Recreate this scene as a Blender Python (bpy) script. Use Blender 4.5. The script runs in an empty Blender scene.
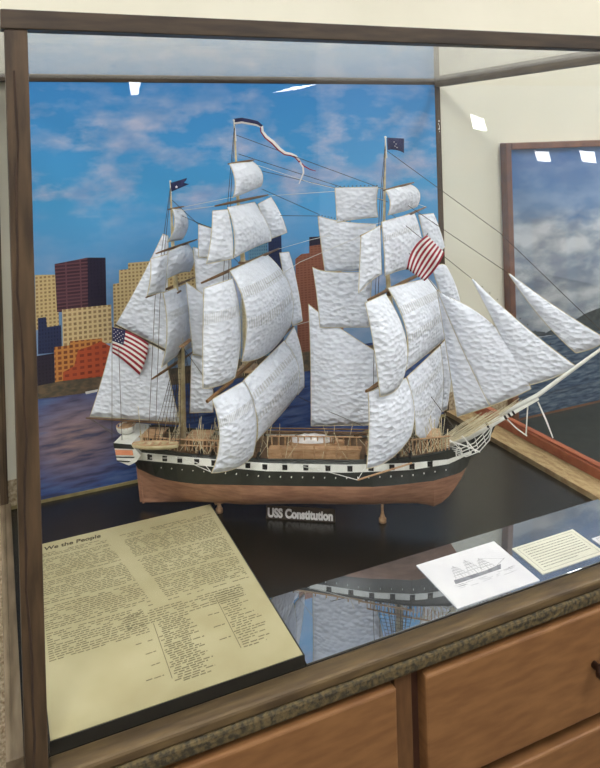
import bpy, math, random
from mathutils import Vector, Matrix
random.seed(7)
S = bpy.context.scene
COL = S.collection
# ------------------------------------------------------------------ view geometry
EYE = 1.5                                   # eye height; the eye is the plan origin
ROLL = math.atan(0.0286); PX, PY, F = 300.0, 143.2, 709.0
YAW = math.atan2(308, 709)
CR, SR, CY, SY = math.cos(ROLL), math.sin(ROLL), math.cos(YAW), math.sin(YAW)
def ray(x, y):
    u, v = x-PX, y-PY
    r, w = (u*CR - v*SR)/F, -(u*SR + v*CR)/F
    return Vector((r*CY+SY, -r*SY+CY, w))
def on_y(x, y, Y):
    d = ray(x, y); p = d*(Y/d.y); return Vector((p.x, p.y, p.z+EYE))
def on_z(x, y, Z):
    d = ray(x, y); p = d*((Z-EYE)/d.z); return Vector((p.x, p.y, Z))
# ------------------------------------------------------------------ materials
def nodes(name):
    m = bpy.data.materials.new(name); m.use_nodes = True
    nt = m.node_tree
    return m, nt, nt.nodes, nt.links, nt.nodes['Principled BSDF']
def srgb(r, g, b):
    f = lambda c: (c/255/12.92) if c/255 <= .04045 else ((c/255+.055)/1.055)**2.4
    return (f(r), f(g), f(b), 1)
def ramp(N, stops):
    r = N.new('ShaderNodeValToRGB'); e = r.color_ramp.elements
    while len(e) < len(stops): e.new(.5)
    for k, (p, c) in zip(e, stops): k.position = p; k.color = c
    return r
def mat(name, col, rough=.6, col2=None, scale=40, stretch=(1,1,1), bump=0, spec=.5, metal=0, detail=4, lo=.35, hi=.65, coat=0):
    m, nt, N, L, b = nodes(name)
    b.inputs['Base Color'].default_value = col; b.inputs['Roughness'].default_value = rough
    b.inputs['Specular IOR Level'].default_value = spec; b.inputs['Metallic'].default_value = metal
    b.inputs['Coat Weight'].default_value = coat
    if col2 is not None or bump:
        tc = N.new('ShaderNodeTexCoord'); mp = N.new('ShaderNodeMapping'); mp.inputs['Scale'].default_value = stretch
        nz = N.new('ShaderNodeTexNoise'); nz.inputs['Scale'].default_value = scale; nz.inputs['Detail'].default_value = detail
        L.new(tc.outputs['Object'], mp.inputs['Vector']); L.new(mp.outputs['Vector'], nz.inputs['Vector'])
        if col2 is not None:
            r = ramp(N, [(lo, col), (hi, col2)]); L.new(nz.outputs['Fac'], r.inputs['Fac']); L.new(r.outputs['Color'], b.inputs['Base Color'])
        if bump:
            bp = N.new('ShaderNodeBump'); bp.inputs['Strength'].default_value = bump; bp.inputs['Distance'].default_value = .002
            L.new(nz.outputs['Fac'], bp.inputs['Height']); L.new(bp.outputs['Normal'], b.inputs['Normal'])
    return m
def sail_mat(name, reef):
    m, nt, N, L, b = nodes(name)
    b.inputs['Roughness'].default_value = .85; b.inputs['Specular IOR Level'].default_value = .15
    tc = N.new('ShaderNodeTexCoord')
    vo = N.new('ShaderNodeTexVoronoi'); vo.feature = 'SMOOTH_F1'; vo.inputs['Scale'].default_value = 102; vo.inputs['Smoothness'].default_value = .35
    mp = N.new('ShaderNodeMapping'); mp.inputs['Scale'].default_value = (.8, .8, 1.25)
    nz = N.new('ShaderNodeTexNoise'); nz.inputs['Scale'].default_value = 45; nz.inputs['Detail'].default_value = 3
    L.new(tc.outputs['Object'], mp.inputs['Vector']); L.new(mp.outputs['Vector'], vo.inputs['Vector']); L.new(tc.outputs['Object'], nz.inputs['Vector'])
    ad = N.new('ShaderNodeMath'); ad.operation = 'MULTIPLY_ADD'; ad.inputs[1].default_value = .35
    L.new(nz.outputs['Fac'], ad.inputs[0]); L.new(vo.outputs['Distance'], ad.inputs[2])
    bp = N.new('ShaderNodeBump'); bp.inputs['Strength'].default_value = .7; bp.inputs['Distance'].default_value = .0055
    L.new(ad.outputs[0], bp.inputs['Height']); L.new(bp.outputs['Normal'], b.inputs['Normal'])
    c1, c2 = srgb(226, 231, 242), srgb(214, 219, 230)
    r = ramp(N, [(.4, c1), (.8, c2)]); L.new(nz.outputs['Fac'], r.inputs['Fac'])
    out = r.outputs['Color']
    if reef:                                 # two stitched reef bands with short reef points, a pattern of the cloth
        uv = N.new('ShaderNodeSeparateXYZ'); L.new(tc.outputs['UV'], uv.inputs[0])
        def mth(op, a, bb, c=None):
            q = N.new('ShaderNodeMath'); q.operation = op
            for i, v in enumerate((a, bb, c)):
                if v is None: continue
                if isinstance(v, (int, float)): q.inputs[i].default_value = v
                else: L.new(v, q.inputs[i])
            return q.outputs[0]
        sx = mth('SINE', mth('MULTIPLY', uv.outputs[0], 130), 0)
        dash = mth('GREATER_THAN', sx, .25)
        acc = None
        for c in reef:
            band = mth('COMPARE', uv.outputs[1], c, .055)
            acc = band if acc is None else mth('MAXIMUM', acc, band)
        fac = mth('MULTIPLY', acc, mth('MULTIPLY_ADD', dash, .34, .10))
        mx = N.new('ShaderNodeMix'); mx.data_type = 'RGBA'
        L.new(fac, mx.inputs[0]); L.new(out, mx.inputs[6]); mx.inputs[7].default_value = srgb(150, 148, 138)
        out = mx.outputs[2]
    L.new(out, b.inputs['Base Color'])
    return m
def glass_mat(haze=0):
    m = bpy.data.materials.new('hazy_glass' if haze else 'clear_glass'); m.use_nodes = True
    nt = m.node_tree; N = nt.nodes; L = nt.links
    N.remove(N['Principled BSDF'])
    ge = N.new('ShaderNodeNewGeometry'); mr = N.new('ShaderNodeMapRange')
    mr.inputs[3].default_value = 1.42; mr.inputs[4].default_value = 1/1.42     # same index seen from either face of the pane
    L.new(ge.outputs['Backfacing'], mr.inputs[0])
    fr = N.new('ShaderNodeFresnel'); L.new(mr.outputs[0], fr.inputs['IOR'])
    t = N.new('ShaderNodeBsdfTransparent'); g = N.new('ShaderNodeBsdfGlossy'); g.inputs['Roughness'].default_value = 0
    t.inputs['Color'].default_value = (.985, .99, .985, 1)
    mx = N.new('ShaderNodeMixShader'); L.new(fr.outputs[0], mx.inputs[0]); L.new(t.outputs[0], mx.inputs[1]); L.new(g.outputs[0], mx.inputs[2])
    out = mx.outputs[0]
    if haze:                                 # pale haze mixed into the glass to lighten the view through it
        tr = N.new('ShaderNodeBsdfTranslucent'); tr.inputs['Color'].default_value = (.9, .9, .9, 1)
        m2 = N.new('ShaderNodeMixShader'); m2.inputs[0].default_value = haze; L.new(out, m2.inputs[1]); L.new(tr.outputs[0], m2.inputs[2]); out = m2.outputs[0]
    L.new(out, N['Material Output'].inputs['Surface'])
    return m
def emit(name, col, st):
    m, nt, N, L, b = nodes(name)
    b.inputs['Emission Color'].default_value = col; b.inputs['Emission Strength'].default_value = st
    b.inputs['Base Color'].default_value = (.8, .8, .8, 1)
    return m
def sky_print(name, stops, z0, z1, cloud, dark, cscale, thr, zlo, zhi=0, zx=0):
    """printed photograph of a cloudy sky on glossy paper"""
    m, nt, N, L, b = nodes(name)
    b.inputs['Roughness'].default_value = .35; b.inputs['Specular IOR Level'].default_value = .3
    tc = N.new('ShaderNodeTexCoord'); sp = N.new('ShaderNodeSeparateXYZ'); L.new(tc.outputs['Object'], sp.inputs[0])
    mr = N.new('ShaderNodeMapRange'); mr.inputs[1].default_value = z0; mr.inputs[2].default_value = z1; L.new(sp.outputs[2], mr.inputs[0])
    base = ramp(N, stops); L.new(mr.outputs[0], base.inputs['Fac'])
    mp = N.new('ShaderNodeMapping'); mp.inputs['Scale'].default_value = (1, 1, 2.1); L.new(tc.outputs['Object'], mp.inputs['Vector'])
    nz = N.new('ShaderNodeTexNoise'); nz.inputs['Scale'].default_value = cscale; nz.inputs['Detail'].default_value = 7; nz.inputs['Roughness'].default_value = .58
    L.new(mp.outputs['Vector'], nz.inputs['Vector'])
    cr = ramp(N, [(thr, (0, 0, 0, 1)), (thr+.17, (1, 1, 1, 1))]); L.new(nz.outputs['Fac'], cr.inputs['Fac'])
    wr = ramp(N, [(p, (v, v, v, 1)) for p, v in zlo]); L.new(mr.outputs[0], wr.inputs['Fac'])
    mu = N.new('ShaderNodeMath'); mu.operation = 'MULTIPLY'; L.new(cr.outputs[0], mu.inputs[0]); L.new(wr.outputs[0], mu.inputs[1])
    n2 = N.new('ShaderNodeTexNoise'); n2.inputs['Scale'].default_value = cscale*1.7; n2.inputs['Detail'].default_value = 5; L.new(mp.outputs['Vector'], n2.inputs['Vector'])
    cc = ramp(N, [(.38, dark), (.62, cloud)]); L.new(n2.outputs['Fac'], cc.inputs['Fac'])
    mx = N.new('ShaderNodeMix'); mx.data_type = 'RGBA'
    L.new(mu.outputs[0], mx.inputs[0]); L.new(base.outputs[0], mx.inputs[6]); L.new(cc.outputs[0], mx.inputs[7])
    L.new(mx.outputs[2], b.inputs['Base Color'])
    return m
def facade(name, wall, win, bw, bh, mortar=.35):
    """printed facade: rows of windows"""
    m, nt, N, L, b = nodes(name)
    b.inputs['Roughness'].default_value = .35; b.inputs['Specular IOR Level'].default_value = .3
    tc = N.new('ShaderNodeTexCoord'); sp = N.new('ShaderNodeSeparateXYZ'); cb = N.new('ShaderNodeCombineXYZ')
    L.new(tc.outputs['Object'], sp.inputs[0]); L.new(sp.outputs[0], cb.inputs[0]); L.new(sp.outputs[2], cb.inputs[1])
    br = N.new('ShaderNodeTexBrick'); br.offset = 0; br.inputs['Scale'].default_value = 1
    br.inputs['Brick Width'].default_value = bw; br.inputs['Row Height'].default_value = bh
    br.inputs['Mortar Size'].default_value = bh*mortar; br.inputs['Mortar Smooth'].default_value = .2
    br.inputs['Color1'].default_value = win; br.inputs['Color2'].default_value = tuple(c*1.5 for c in win[:3])+(1,)
    br.inputs['Mortar'].default_value = wall
    L.new(cb.outputs[0], br.inputs['Vector']); L.new(br.outputs['Color'], b.inputs['Base Color'])
    return m

M = {}
M['wall'] = mat('cream_paint', srgb(226, 222, 204), .8, srgb(220, 216, 197), 3)
M['wainscot'] = mat('speckled_wall_covering', srgb(206, 190, 160), .9, srgb(140, 118, 88), 130, bump=.4)
M['carpet'] = mat('beige_carpet', srgb(96, 84, 66), .95, srgb(64, 54, 42), 200, bump=.5)
M['panel'] = mat('dark_wall_panelling', srgb(70, 56, 44), .8, srgb(56, 44, 34), 6, (4, 1, .5))
M['ceil'] = mat('ceiling_white', srgb(235, 233, 226), .9, srgb(225, 223, 215), 20)
M['frame'] = mat('dark_stained_oak', srgb(84, 66, 46), .5, srgb(52, 39, 26), 14, (6, 6, .8), .15)
M['frame_h'] = mat('dark_stained_oak_rail', srgb(68, 54, 38), .5, srgb(44, 33, 23), 14, (.8, 6, 6), .15)
M['frame_d'] = mat('weathered_oak_rail', srgb(118, 104, 84), .5, srgb(88, 74, 56), 14, (6, .8, 6), .15)
M['crack'] = mat('dark_grain_streak', srgb(40, 26, 16), .8, srgb(56, 38, 24), 60)
M['rail_top'] = mat('worn_brown_rail', srgb(98, 80, 52), .5, srgb(66, 52, 34), 16, (1, 5, 5), .2, lo=.3, hi=.7)
M['rail_rough'] = mat('rough_bark_moulding', srgb(92, 78, 48), .8, srgb(46, 40, 24), 150, (1, 1, 1), 1.0, lo=.38, hi=.62)
M['drawer'] = mat('orange_brown_maple', srgb(128, 90, 54), .5, srgb(112, 76, 44), 18, (1, 2, 5), .08)
M['stile'] = mat('brown_maple_stile', srgb(100, 70, 42), .5, srgb(84, 56, 32), 18, (5, 2, 1), .08)
M['gap'] = mat('recess_shade', srgb(58, 32, 18), .7, srgb(70, 40, 24), 30)  # cabinet body coloured dark to give the shade between the drawers
M['base'] = mat('black_brushed_laminate', srgb(13, 15, 15), .27, srgb(20, 23, 23), 30, (1, 14, 1), .12, spec=.7)
M['tan'] = mat('tan_unfinished_board', srgb(182, 158, 116), .7, srgb(150, 122, 84), 40, (3, 1, 1), .2)
M['red'] = mat('red_brown_moulding', srgb(182, 104, 72), .5, srgb(158, 84, 58), 30, (3, 1, 1), .1)
M['glass'] = glass_mat()
M['glass_top'] = glass_mat(.10)
M['mirror'] = mat('dark_reflective_sheet', srgb(176, 182, 190), .015, srgb(182, 188, 196), 5, spec=1, metal=.9)
M['blackboard'] = mat('black_plaque_edge', srgb(16, 18, 18), .4, srgb(24, 26, 24), 50)
M['parch'] = mat('yellowed_parchment', srgb(190, 182, 146), .6, srgb(170, 160, 122), 9, detail=8, lo=.3, hi=.7)
M['ink'] = mat('faded_brown_ink', srgb(110, 104, 78), .7, srgb(128, 120, 90), 60)
M['inkdark'] = mat('dark_ink', srgb(66, 58, 38), .7, srgb(80, 72, 48), 60)
M['card'] = mat('white_card', srgb(238, 238, 242), .5, srgb(230, 230, 236), 20)
M['cardc'] = mat('cream_card', srgb(232, 230, 214), .5, srgb(224, 222, 206), 20)
M['pencil'] = mat('grey_pencil', srgb(120, 122, 132), .7, srgb(150, 152, 160), 90)
M['print'] = mat('black_print', srgb(82, 84, 78), .7, srgb(100, 100, 92), 90)
M['sail'] = sail_mat('puckered_sailcloth', None)
M['sail_reef'] = sail_mat('reefed_sailcloth', (.28, .62))
M['sail_band'] = sail_mat('banded_sailcloth', (.32,))
M['rope'] = mat('cream_rope', srgb(212, 202, 172), .8, srgb(182, 170, 138), 300)
M['ropew'] = mat('white_cord', srgb(226, 226, 222), .8, srgb(205, 205, 200), 300)
M['roped'] = mat('dark_tarred_rope', srgb(58, 52, 46), .8, srgb(78, 70, 60), 300)
M['yard'] = mat('brown_spar', srgb(120, 88, 54), .5, srgb(90, 64, 38), 60, (1, 1, 1), .05)
M['mastw'] = mat('cream_mast_paint', srgb(206, 192, 156), .55, srgb(176, 158, 118), 60)
M['white'] = mat('white_paint', srgb(232, 232, 226), .5, srgb(216, 216, 208), 60)
M['black'] = mat('black_hull_paint', srgb(24, 30, 27), .4, srgb(34, 40, 36), 40)
M['copper'] = mat('copper_sheathing', srgb(166, 122, 96), .5, srgb(136, 96, 74), 35, (1, 1, 4), .15)
M['gun'] = mat('black_gunport', srgb(12, 12, 12), .6, srgb(20, 20, 20), 40)
M['tanw'] = mat('pale_model_wood', srgb(196, 160, 122), .55, srgb(164, 124, 88), 50, (1, 4, 4), .05)
M['deck'] = mat('deck_planking', srgb(140, 108, 76), .6, srgb(92, 68, 46), 60, (1, 12, 1), .05)
M['orange'] = mat('salmon_panel', srgb(226, 150, 112), .5, srgb(212, 132, 96), 50)
M['navy'] = mat('navy_cloth', srgb(30, 34, 74), .8, srgb(40, 44, 88), 80)
M['redc'] = mat('crimson_cloth', srgb(158, 30, 52), .8, srgb(140, 24, 44), 80)
M['whitec'] = mat('white_cloth', srgb(236, 232, 230), .8, srgb(222, 218, 218), 80)
M['brass'] = mat('brass', srgb(190, 150, 84), .35, srgb(170, 130, 70), 50, metal=.6)
M['plate'] = mat('dark_brown_nameplate', srgb(58, 42, 30), .5, srgb(44, 32, 24), 50)
M['bframe'] = mat('brown_picture_frame', srgb(124, 84, 60), .5, srgb(104, 70, 50), 30)
M['counter'] = mat('dark_counter_top', srgb(32, 38, 36), .5, srgb(42, 48, 46), 30)
M['knob'] = mat('dark_bronze_knob', srgb(50, 32, 24), .4, srgb(64, 42, 30), 40, metal=.5)
M['trimg'] = mat('pale_gold_edge', srgb(150, 136, 90), .5, srgb(120, 108, 72), 40)
M['tube'] = emit('lamp_diffuser', (1, .985, .965, 1), 17)
M['spot'] = emit('glare_lamp_diffuser', (1, .98, .95, 1), 16)
M['housing'] = mat('white_enamel_housing', srgb(230, 230, 228), .4, srgb(222, 222, 220), 30)

# ------------------------------------------------------------------ mesh builder
class MB:
    def __init__(s): s.v = []; s.f = []; s.mi = []; s.uv = {}
    def add(s, vs, fs, m=0):
        o = len(s.v); s.v += [tuple(p) for p in vs]
        for f in fs: s.f.append(tuple(i+o for i in f)); s.mi.append(m)
        return o
    def box(s, a, b, m=0):
        (x0, y0, z0), (x1, y1, z1) = a, b
        s.add([(x0,y0,z0),(x1,y0,z0),(x1,y1,z0),(x0,y1,z0),(x0,y0,z1),(x1,y0,z1),(x1,y1,z1),(x0,y1,z1)],
              [(0,3,2,1),(4,5,6,7),(0,1,5,4),(1,2,6,5),(2,3,7,6),(3,0,4,7)], m); return s
    def hexa(s, p, m=0):
        s.add(p, [(0,3,2,1),(4,5,6,7),(0,1,5,4),(1,2,6,5),(2,3,7,6),(3,0,4,7)], m); return s
    def tube(s, pts, r, n=6, m=0):
        pts = [Vector(p) for p in pts]; k = len(pts)
        rs = r if isinstance(r, (list, tuple)) else [r]*k
        up = None; rings = []
        for i, p in enumerate(pts):
            t = (pts[min(i+1, k-1)]-pts[max(i-1, 0)]).normalized()
            if up is None: up = Vector((0,0,1)) if abs(t.z) < .9 else Vector((1,0,0))
            a = t.cross(up).normalized(); b = a.cross(t).normalized(); up = b
            rings.append([p+(a*math.cos(2*math.pi*j/n)+b*math.sin(2*math.pi*j/n))*rs[i] for j in range(n)])
        vs = [q for g in rings for q in g]; fs = []
        for i in range(k-1):
            for j in range(n): fs.append((i*n+j, i*n+(j+1)%n, (i+1)*n+(j+1)%n, (i+1)*n+j))
        fs += [tuple(range(n))[::-1], tuple((k-1)*n+j for j in range(n))]
        s.add(vs, fs, m); return s
    def lathe(s, c, prof, n=16, m=0):
        vs = []; fs = []
        for (r, z) in prof:
            for j in range(n): vs.append((c[0]+r*math.cos(2*math.pi*j/n), c[1]+r*math.sin(2*math.pi*j/n), c[2]+z))
        k = len(prof)
        for i in range(k-1):
            for j in range(n): fs.append((i*n+j, i*n+(j+1)%n, (i+1)*n+(j+1)%n, (i+1)*n+j))
        fs += [tuple(range(n))[::-1], tuple((k-1)*n+j for j in range(n))]
        s.add(vs, fs, m); return s
    def poly(s, pts, m=0): s.add(pts, [tuple(range(len(pts)))], m); return s
    def prism(s, pts, d, m=0):
        n = len(pts); d = Vector(d); q = [Vector(p) for p in pts]
        s.add(q+[p+d for p in q], [tuple(range(n))[::-1], tuple(range(n, 2*n))]+[(i, (i+1)%n, n+(i+1)%n, n+i) for i in range(n)], m); return s
    def grid(s, P, mfun=None, m=0):
        R, Cn = len(P), len(P[0]); o = len(s.v)
        for i in range(R):
            for j in range(Cn): s.v.append(tuple(P[i][j])); s.uv[o+i*Cn+j] = (j/(Cn-1), i/(R-1))
        for i in range(R-1):
            for j in range(Cn-1):
                s.f.append((o+i*Cn+j, o+(i+1)*Cn+j, o+(i+1)*Cn+j+1, o+i*Cn+j+1)); s.mi.append(mfun(i, j) if mfun else m)
        return s
    def build(s, name, mats, parent=None, smooth=False, solid=0, bevel=0, org=None):
        me = bpy.data.meshes.new(name)
        o = Vector(org) if org is not None else Vector((0,0,0))
        me.from_pydata([Vector(p)-o for p in s.v], [], s.f)
        for q in (mats if isinstance(mats, (list, tuple)) else [mats]): me.materials.append(M[q] if isinstance(q, str) else q)
        for p, i in zip(me.polygons, s.mi): p.material_index = i; p.use_smooth = smooth
        if s.uv:
            ul = me.uv_layers.new(name='UVMap')
            for lp in me.loops: ul.data[lp.index].uv = s.uv.get(lp.vertex_index, (0, 0))
        me.update()
        ob = bpy.data.objects.new(name, me); COL.objects.link(ob); ob.location = o
        if parent is not None: ob.parent = parent
        if bevel:
            b = ob.modifiers.new('bevel', 'BEVEL'); b.width = bevel; b.segments = 2; b.limit_method = 'ANGLE'
        if solid:
            q = ob.modifiers.new('thick', 'SOLIDIFY'); q.thickness = solid; q.offset = 0
        return ob
def tag(o, label=None, cat=None, group=None, kind=None):
    if label: o['label'] = label
    if cat: o['category'] = cat
    if group: o['group'] = group
    if kind: o['kind'] = kind
    return o
def thing(name, label, cat, loc=(0,0,0), rz=0, group=None):
    o = bpy.data.objects.new(name, None); COL.objects.link(o); o.location = loc; o.rotation_euler = (0,0,rz)
    o.empty_display_size = .05
    return tag(o, label, cat, group)
def text_mesh(name, body, size, mname, parent, matrix, extrude=.0004, bold=0, shear=0):
    cu = bpy.data.curves.new(name, 'FONT'); cu.body = body; cu.size = size; cu.extrude = extrude; cu.offset = bold; cu.shear = shear
    tmp = bpy.data.objects.new(name+'_tmp', cu); COL.objects.link(tmp)
    bpy.context.view_layer.update()
    dg = bpy.context.evaluated_depsgraph_get()
    me = bpy.data.meshes.new_from_object(tmp.evaluated_get(dg))
    bpy.data.objects.remove(tmp); bpy.data.curves.remove(cu)
    me.materials.clear(); me.materials.append(M[mname])
    ob = bpy.data.objects.new(name, me); COL.objects.link(ob); ob.parent = parent; ob.matrix_local = matrix
    return ob
B0 = .75                                    # height of the case floor
YF, YB = .90, 1.615                         # front face and inner back of the case
XL, XR = .0168, 1.112
# ------------------------------------------------------------------ room
tag(MB().box((-4, 1.64, .0), (5.5, 1.74, 3.2)).build('wall_back', 'wall'), kind='structure')
tag(MB().box((-4, 1.638, .1), (5.5, 1.64, .80)).build('trim_1', 'wainscot'), kind='structure')
tag(MB().box((-4, 1.62, .0), (5.5, 1.64, .1)).build('baseboard_back', 'stile'), kind='structure')
tag(MB().box((-4, -14, -.05), (5.5, 1.74, 0)).build('floor', 'carpet'), kind='structure')
tag(MB().box((-4, -14, 3.2), (5.5, 1.74, 3.25)).build('ceiling', 'ceil'), kind='structure')

# ------------------------------------------------------------------ drawer cabinet
cab = thing('drawer_cabinet', 'orange-brown wooden drawer cabinet under the glass display case', 'cabinet', (.55, 1.25, 0))
def W(mb, name, m, parent, **k):            # build world-space geometry below an unrotated root
    ob = mb.build(name, m, parent, **k); ob.location = Vector(ob.location)-parent.location; return ob
CT = EYE-.784
W(MB().box((-.0, .92, .0), (1.16, 1.60, CT-.004)), 'body', 'gap', cab)
dx = [on_y(395, 690, .905).x, on_y(413, 690, .905).x, on_y(423, 690, .905).x]
W(MB().box((dx[0]+.001, .908, .0), (dx[1], .93, CT-.004)), 'stile', 'stile', cab, bevel=.002)
W(MB().box((0.005, .908, .0), (.03, .93, CT-.004)), 'stile', 'stile', cab, bevel=.002)
W(MB().box((1.13, .908, .0), (1.16, .93, CT-.004)), 'stile', 'stile', cab, bevel=.002)
zb = on_y(600, 711, .9).z; zt = on_y(600, 725, .9).z
def drawer(x0, x1, z0, z1, knob=None):
    d = W(MB().box((x0, .896, z0), (x1, .925, z1)), 'drawer', 'drawer', cab, bevel=.0035)
    kx = (x0+x1)/2 if knob is None else knob
    k = MB().tube([(kx, .897, (z0+z1)/2), (kx, .885, (z0+z1)/2), (kx, .88, (z0+z1)/2), (kx, .868, (z0+z1)/2)], [.006, .006, .013, .011], 14).build('knob', 'knob', d, smooth=True)
    k.location = Vector((0,0,0))
kx = on_y(601, 658, .88).x
for (z0, z1) in ((zb, CT-.010), (zb-.25, zt), (.12, zb-.27)):
    drawer(.035, dx[0]-.002, z0, z1)
    drawer(dx[2], 1.125, z0, z1, kx)

# ------------------------------------------------------------------ display case
case = thing('display_case', 'glass display case framed in dark oak, on top of the drawer cabinet', 'display case', (.55, 1.25, EYE-.784))
def part(mb, name, m, **k): return W(mb, name, m, case, **k)
zt0, zt1 = EYE+.1455, EYE+.169
fp = part(MB().box((XL, YF+.008, EYE-.784), (.0428, YF+.034, zt0)), 'corner_post', 'frame', bevel=.0015)
g = MB()
pts = [(.0258+.0022*math.sin(i*.8)+.0012*math.sin(i*2.3), YF+.0079, EYE-.74+i*.044) for i in range(20)]
g.tube(pts, [.0011+.0008*abs(math.sin(i*1.3)) for i in range(20)], 5)
q = g.build('grain_crack', 'crack', fp); q['label'] = 'dark wavy grain crack'
part(MB().box((1.112, YF+.008, EYE-.75), (1.14, YF+.034, zt0)), 'corner_post', 'frame', bevel=.0015)
part(MB().box((1.104, YB+.001, EYE-.75), (1.122, YB+.02, EYE+.146)), 'corner_post', 'frame', bevel=.001)
part(MB().box((-.004, YB+.001, EYE-.75), (.012, YB+.02, EYE+.146)), 'corner_post', 'frame', bevel=.001)
part(MB().box((XL-.004, YF+.006, zt0), (1.142, YF+.036, zt1)), 'top_rail', 'frame_h', bevel=.0015)
part(MB().box((-.004, YB-.002, EYE+.1475), (1.122, YB+.02, EYE+.1625)), 'top_rail', 'frame_h', bevel=.001)
part(MB().box((1.103, YF+.036, EYE+.142), (1.125, YB-.002, EYE+.163)), 'top_rail', 'frame_d', bevel=.001)
part(MB().box((-.004, YF+.036, EYE+.142), (.008, YB-.002, EYE+.163)), 'top_rail', 'frame_d', bevel=.001)
part(MB().box((-.004, YF+.036, EYE-.784), (.0166, YB, EYE-.738)), 'bottom_rail', 'frame_d', bevel=.001)
fr = part(MB().box((.043, YF+.002, EYE-.765), (1.16, YF+.037, EYE-.7485)), 'bottom_rail', 'rail_top', bevel=.004)
MBr = MB().box((.043, YF-.002, EYE-.784), (1.16, YF+.03, EYE-.765))
q = W(MBr, 'rough_moulding', 'rail_rough', case, bevel=.004); q['label'] = 'rough mottled lower moulding'
tb = part(MB().box((1.112, YF+.037, EYE-.784), (1.172, YB, EYE-.738)), 'bottom_rail', 'tan'); tb['label'] = 'wide tan board along the right side'
rm = part(MB().box((1.172, YF+.037, EYE-.76), (1.196, YB+.02, EYE-.716)).box((1.176, YF+.037, EYE-.716), (1.192, YB+.02, EYE-.711)), 'side_moulding', 'red', bevel=.003); rm['label'] = 'red-brown moulding'
part(MB().box((.0168, YF+.037, EYE-.784), (1.112, YB, EYE-.75)), 'case_floor', 'base')
part(MB().box((.009, YB-.004, EYE-.75), (1.104, YB-.0005, EYE-.744)), 'back_edge_strip', 'trimg')
part(MB().box((.0428, YF+.018, EYE-.7485), (1.112, YF+.022, zt0)), 'front_pane', 'glass')
part(MB().box((1.113, YF+.036, EYE-.738), (1.116, YB, EYE+.142)), 'side_pane', 'glass')
part(MB().box((.001, YF+.036, EYE-.738), (.004, YB, EYE+.142)), 'side_pane', 'glass')
part(MB().box((.008, YF+.036, EYE+.156), (1.103, YB-.002, EYE+.159)), 'top_pane', 'glass_top')

# ------------------------------------------------------------------ skyline poster at the back of the case
PO = Vector((.56, YB, EYE-.3))
M['sky'] = sky_print('printed_blue_sky', [(0, srgb(124, 156, 192)), (.16, srgb(100, 140, 184)), (.28, srgb(92, 152, 202)), (.55, srgb(78, 160, 214)), (1, srgb(60, 138, 206))],
                     EYE-.42-PO.z, EYE+.14-PO.z, srgb(192, 194, 216), srgb(132, 162, 206), 5.6, .46, [(0, .5), (.12, .75), (.24, .35), (.42, .25), (.56, 1), (.85, .9), (1, .45)], 0, 0)
def water_mat(name, c1, c2, c3, sc, pink=None):
    m, nt, N, L, b = nodes(name); b.inputs['Roughness'].default_value = .35; b.inputs['Specular IOR Level'].default_value = .3
    tc = N.new('ShaderNodeTexCoord'); mp = N.new('ShaderNodeMapping'); mp.inputs['Scale'].default_value = (1, 1, 6)
    nz = N.new('ShaderNodeTexNoise'); nz.inputs['Scale'].default_value = sc; nz.inputs['Detail'].default_value = 6
    L.new(tc.outputs['Object'], mp.inputs['Vector']); L.new(mp.outputs['Vector'], nz.inputs['Vector'])
    r = ramp(N, [(.36, c1), (.5, c2), (.66, c3)]); L.new(nz.outputs['Fac'], r.inputs['Fac']); out = r.outputs[0]
    if pink:                                # pink reflection of the printed buildings, soft at its edge
        c, rad, stops = pink
        m2 = N.new('ShaderNodeMapping'); m2.inputs['Location'].default_value = (-c[0]/rad[0], 0, -c[1]/rad[1]); m2.inputs['Scale'].default_value = (1/rad[0], 0, 1/rad[1])
        L.new(tc.outputs['Object'], m2.inputs['Vector'])
        ln = N.new('ShaderNodeVectorMath'); ln.operation = 'LENGTH'; L.new(m2.outputs['Vector'], ln.inputs[0])
        n3 = N.new('ShaderNodeMath'); n3.operation = 'MULTIPLY_ADD'; n3.inputs[1].default_value = 1.5; L.new(nz.outputs['Fac'], n3.inputs[0]); L.new(ln.outputs['Value'], n3.inputs[2])
        k = ramp(N, [(.45, (.85, .85, .85, 1)), (1.0, (0, 0, 0, 1))]); k.color_ramp.interpolation = 'EASE'
        sc_ = N.new('ShaderNodeMath'); sc_.operation = 'MULTIPLY'; sc_.inputs[1].default_value = .48; L.new(n3.outputs[0], sc_.inputs[0]); L.new(sc_.outputs[0], k.inputs['Fac'])
        pr_ = ramp(N, stops); L.new(nz.outputs['Fac'], pr_.inputs['Fac'])
        mx = N.new('ShaderNodeMix'); mx.data_type = 'RGBA'; L.new(k.outputs[0], mx.inputs[0]); L.new(out, mx.inputs[6]); L.new(pr_.outputs[0], mx.inputs[7]); out = mx.outputs[2]
    L.new(out, b.inputs['Base Color'])
    return m
pk0 = on_y(75, 438, YB)-PO
M['water'] = water_mat('printed_harbour_water', srgb(36, 52, 98), srgb(54, 84, 142), srgb(88, 110, 156), 14, ((pk0.x, pk0.z), (.12, .10), [(.36, srgb(82, 84, 110)), (.5, srgb(146, 122, 124)), (.66, srgb(186, 150, 138))]))
M['fac_tan'] = facade('facade_tan', srgb(204, 180, 132), srgb(134, 112, 78), .0085, .0082, .26)
M['fac_tan2'] = facade('facade_pale', srgb(216, 192, 146), srgb(138, 114, 82), .0105, .0105, .24)
M['fac_pur'] = facade('facade_purple', srgb(104, 70, 78), srgb(62, 42, 52), .03, .0075, .22)
M['fac_dark'] = facade('facade_dark', srgb(44, 40, 58), srgb(30, 28, 44), .007, .0075, .3)
M['fac_org'] = facade('facade_orange', srgb(204, 138, 76), srgb(120, 66, 42), .012, .011, .24)
M['fac_red'] = facade('facade_red', srgb(184, 84, 54), srgb(126, 52, 38), .016, .013, .3)
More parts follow.
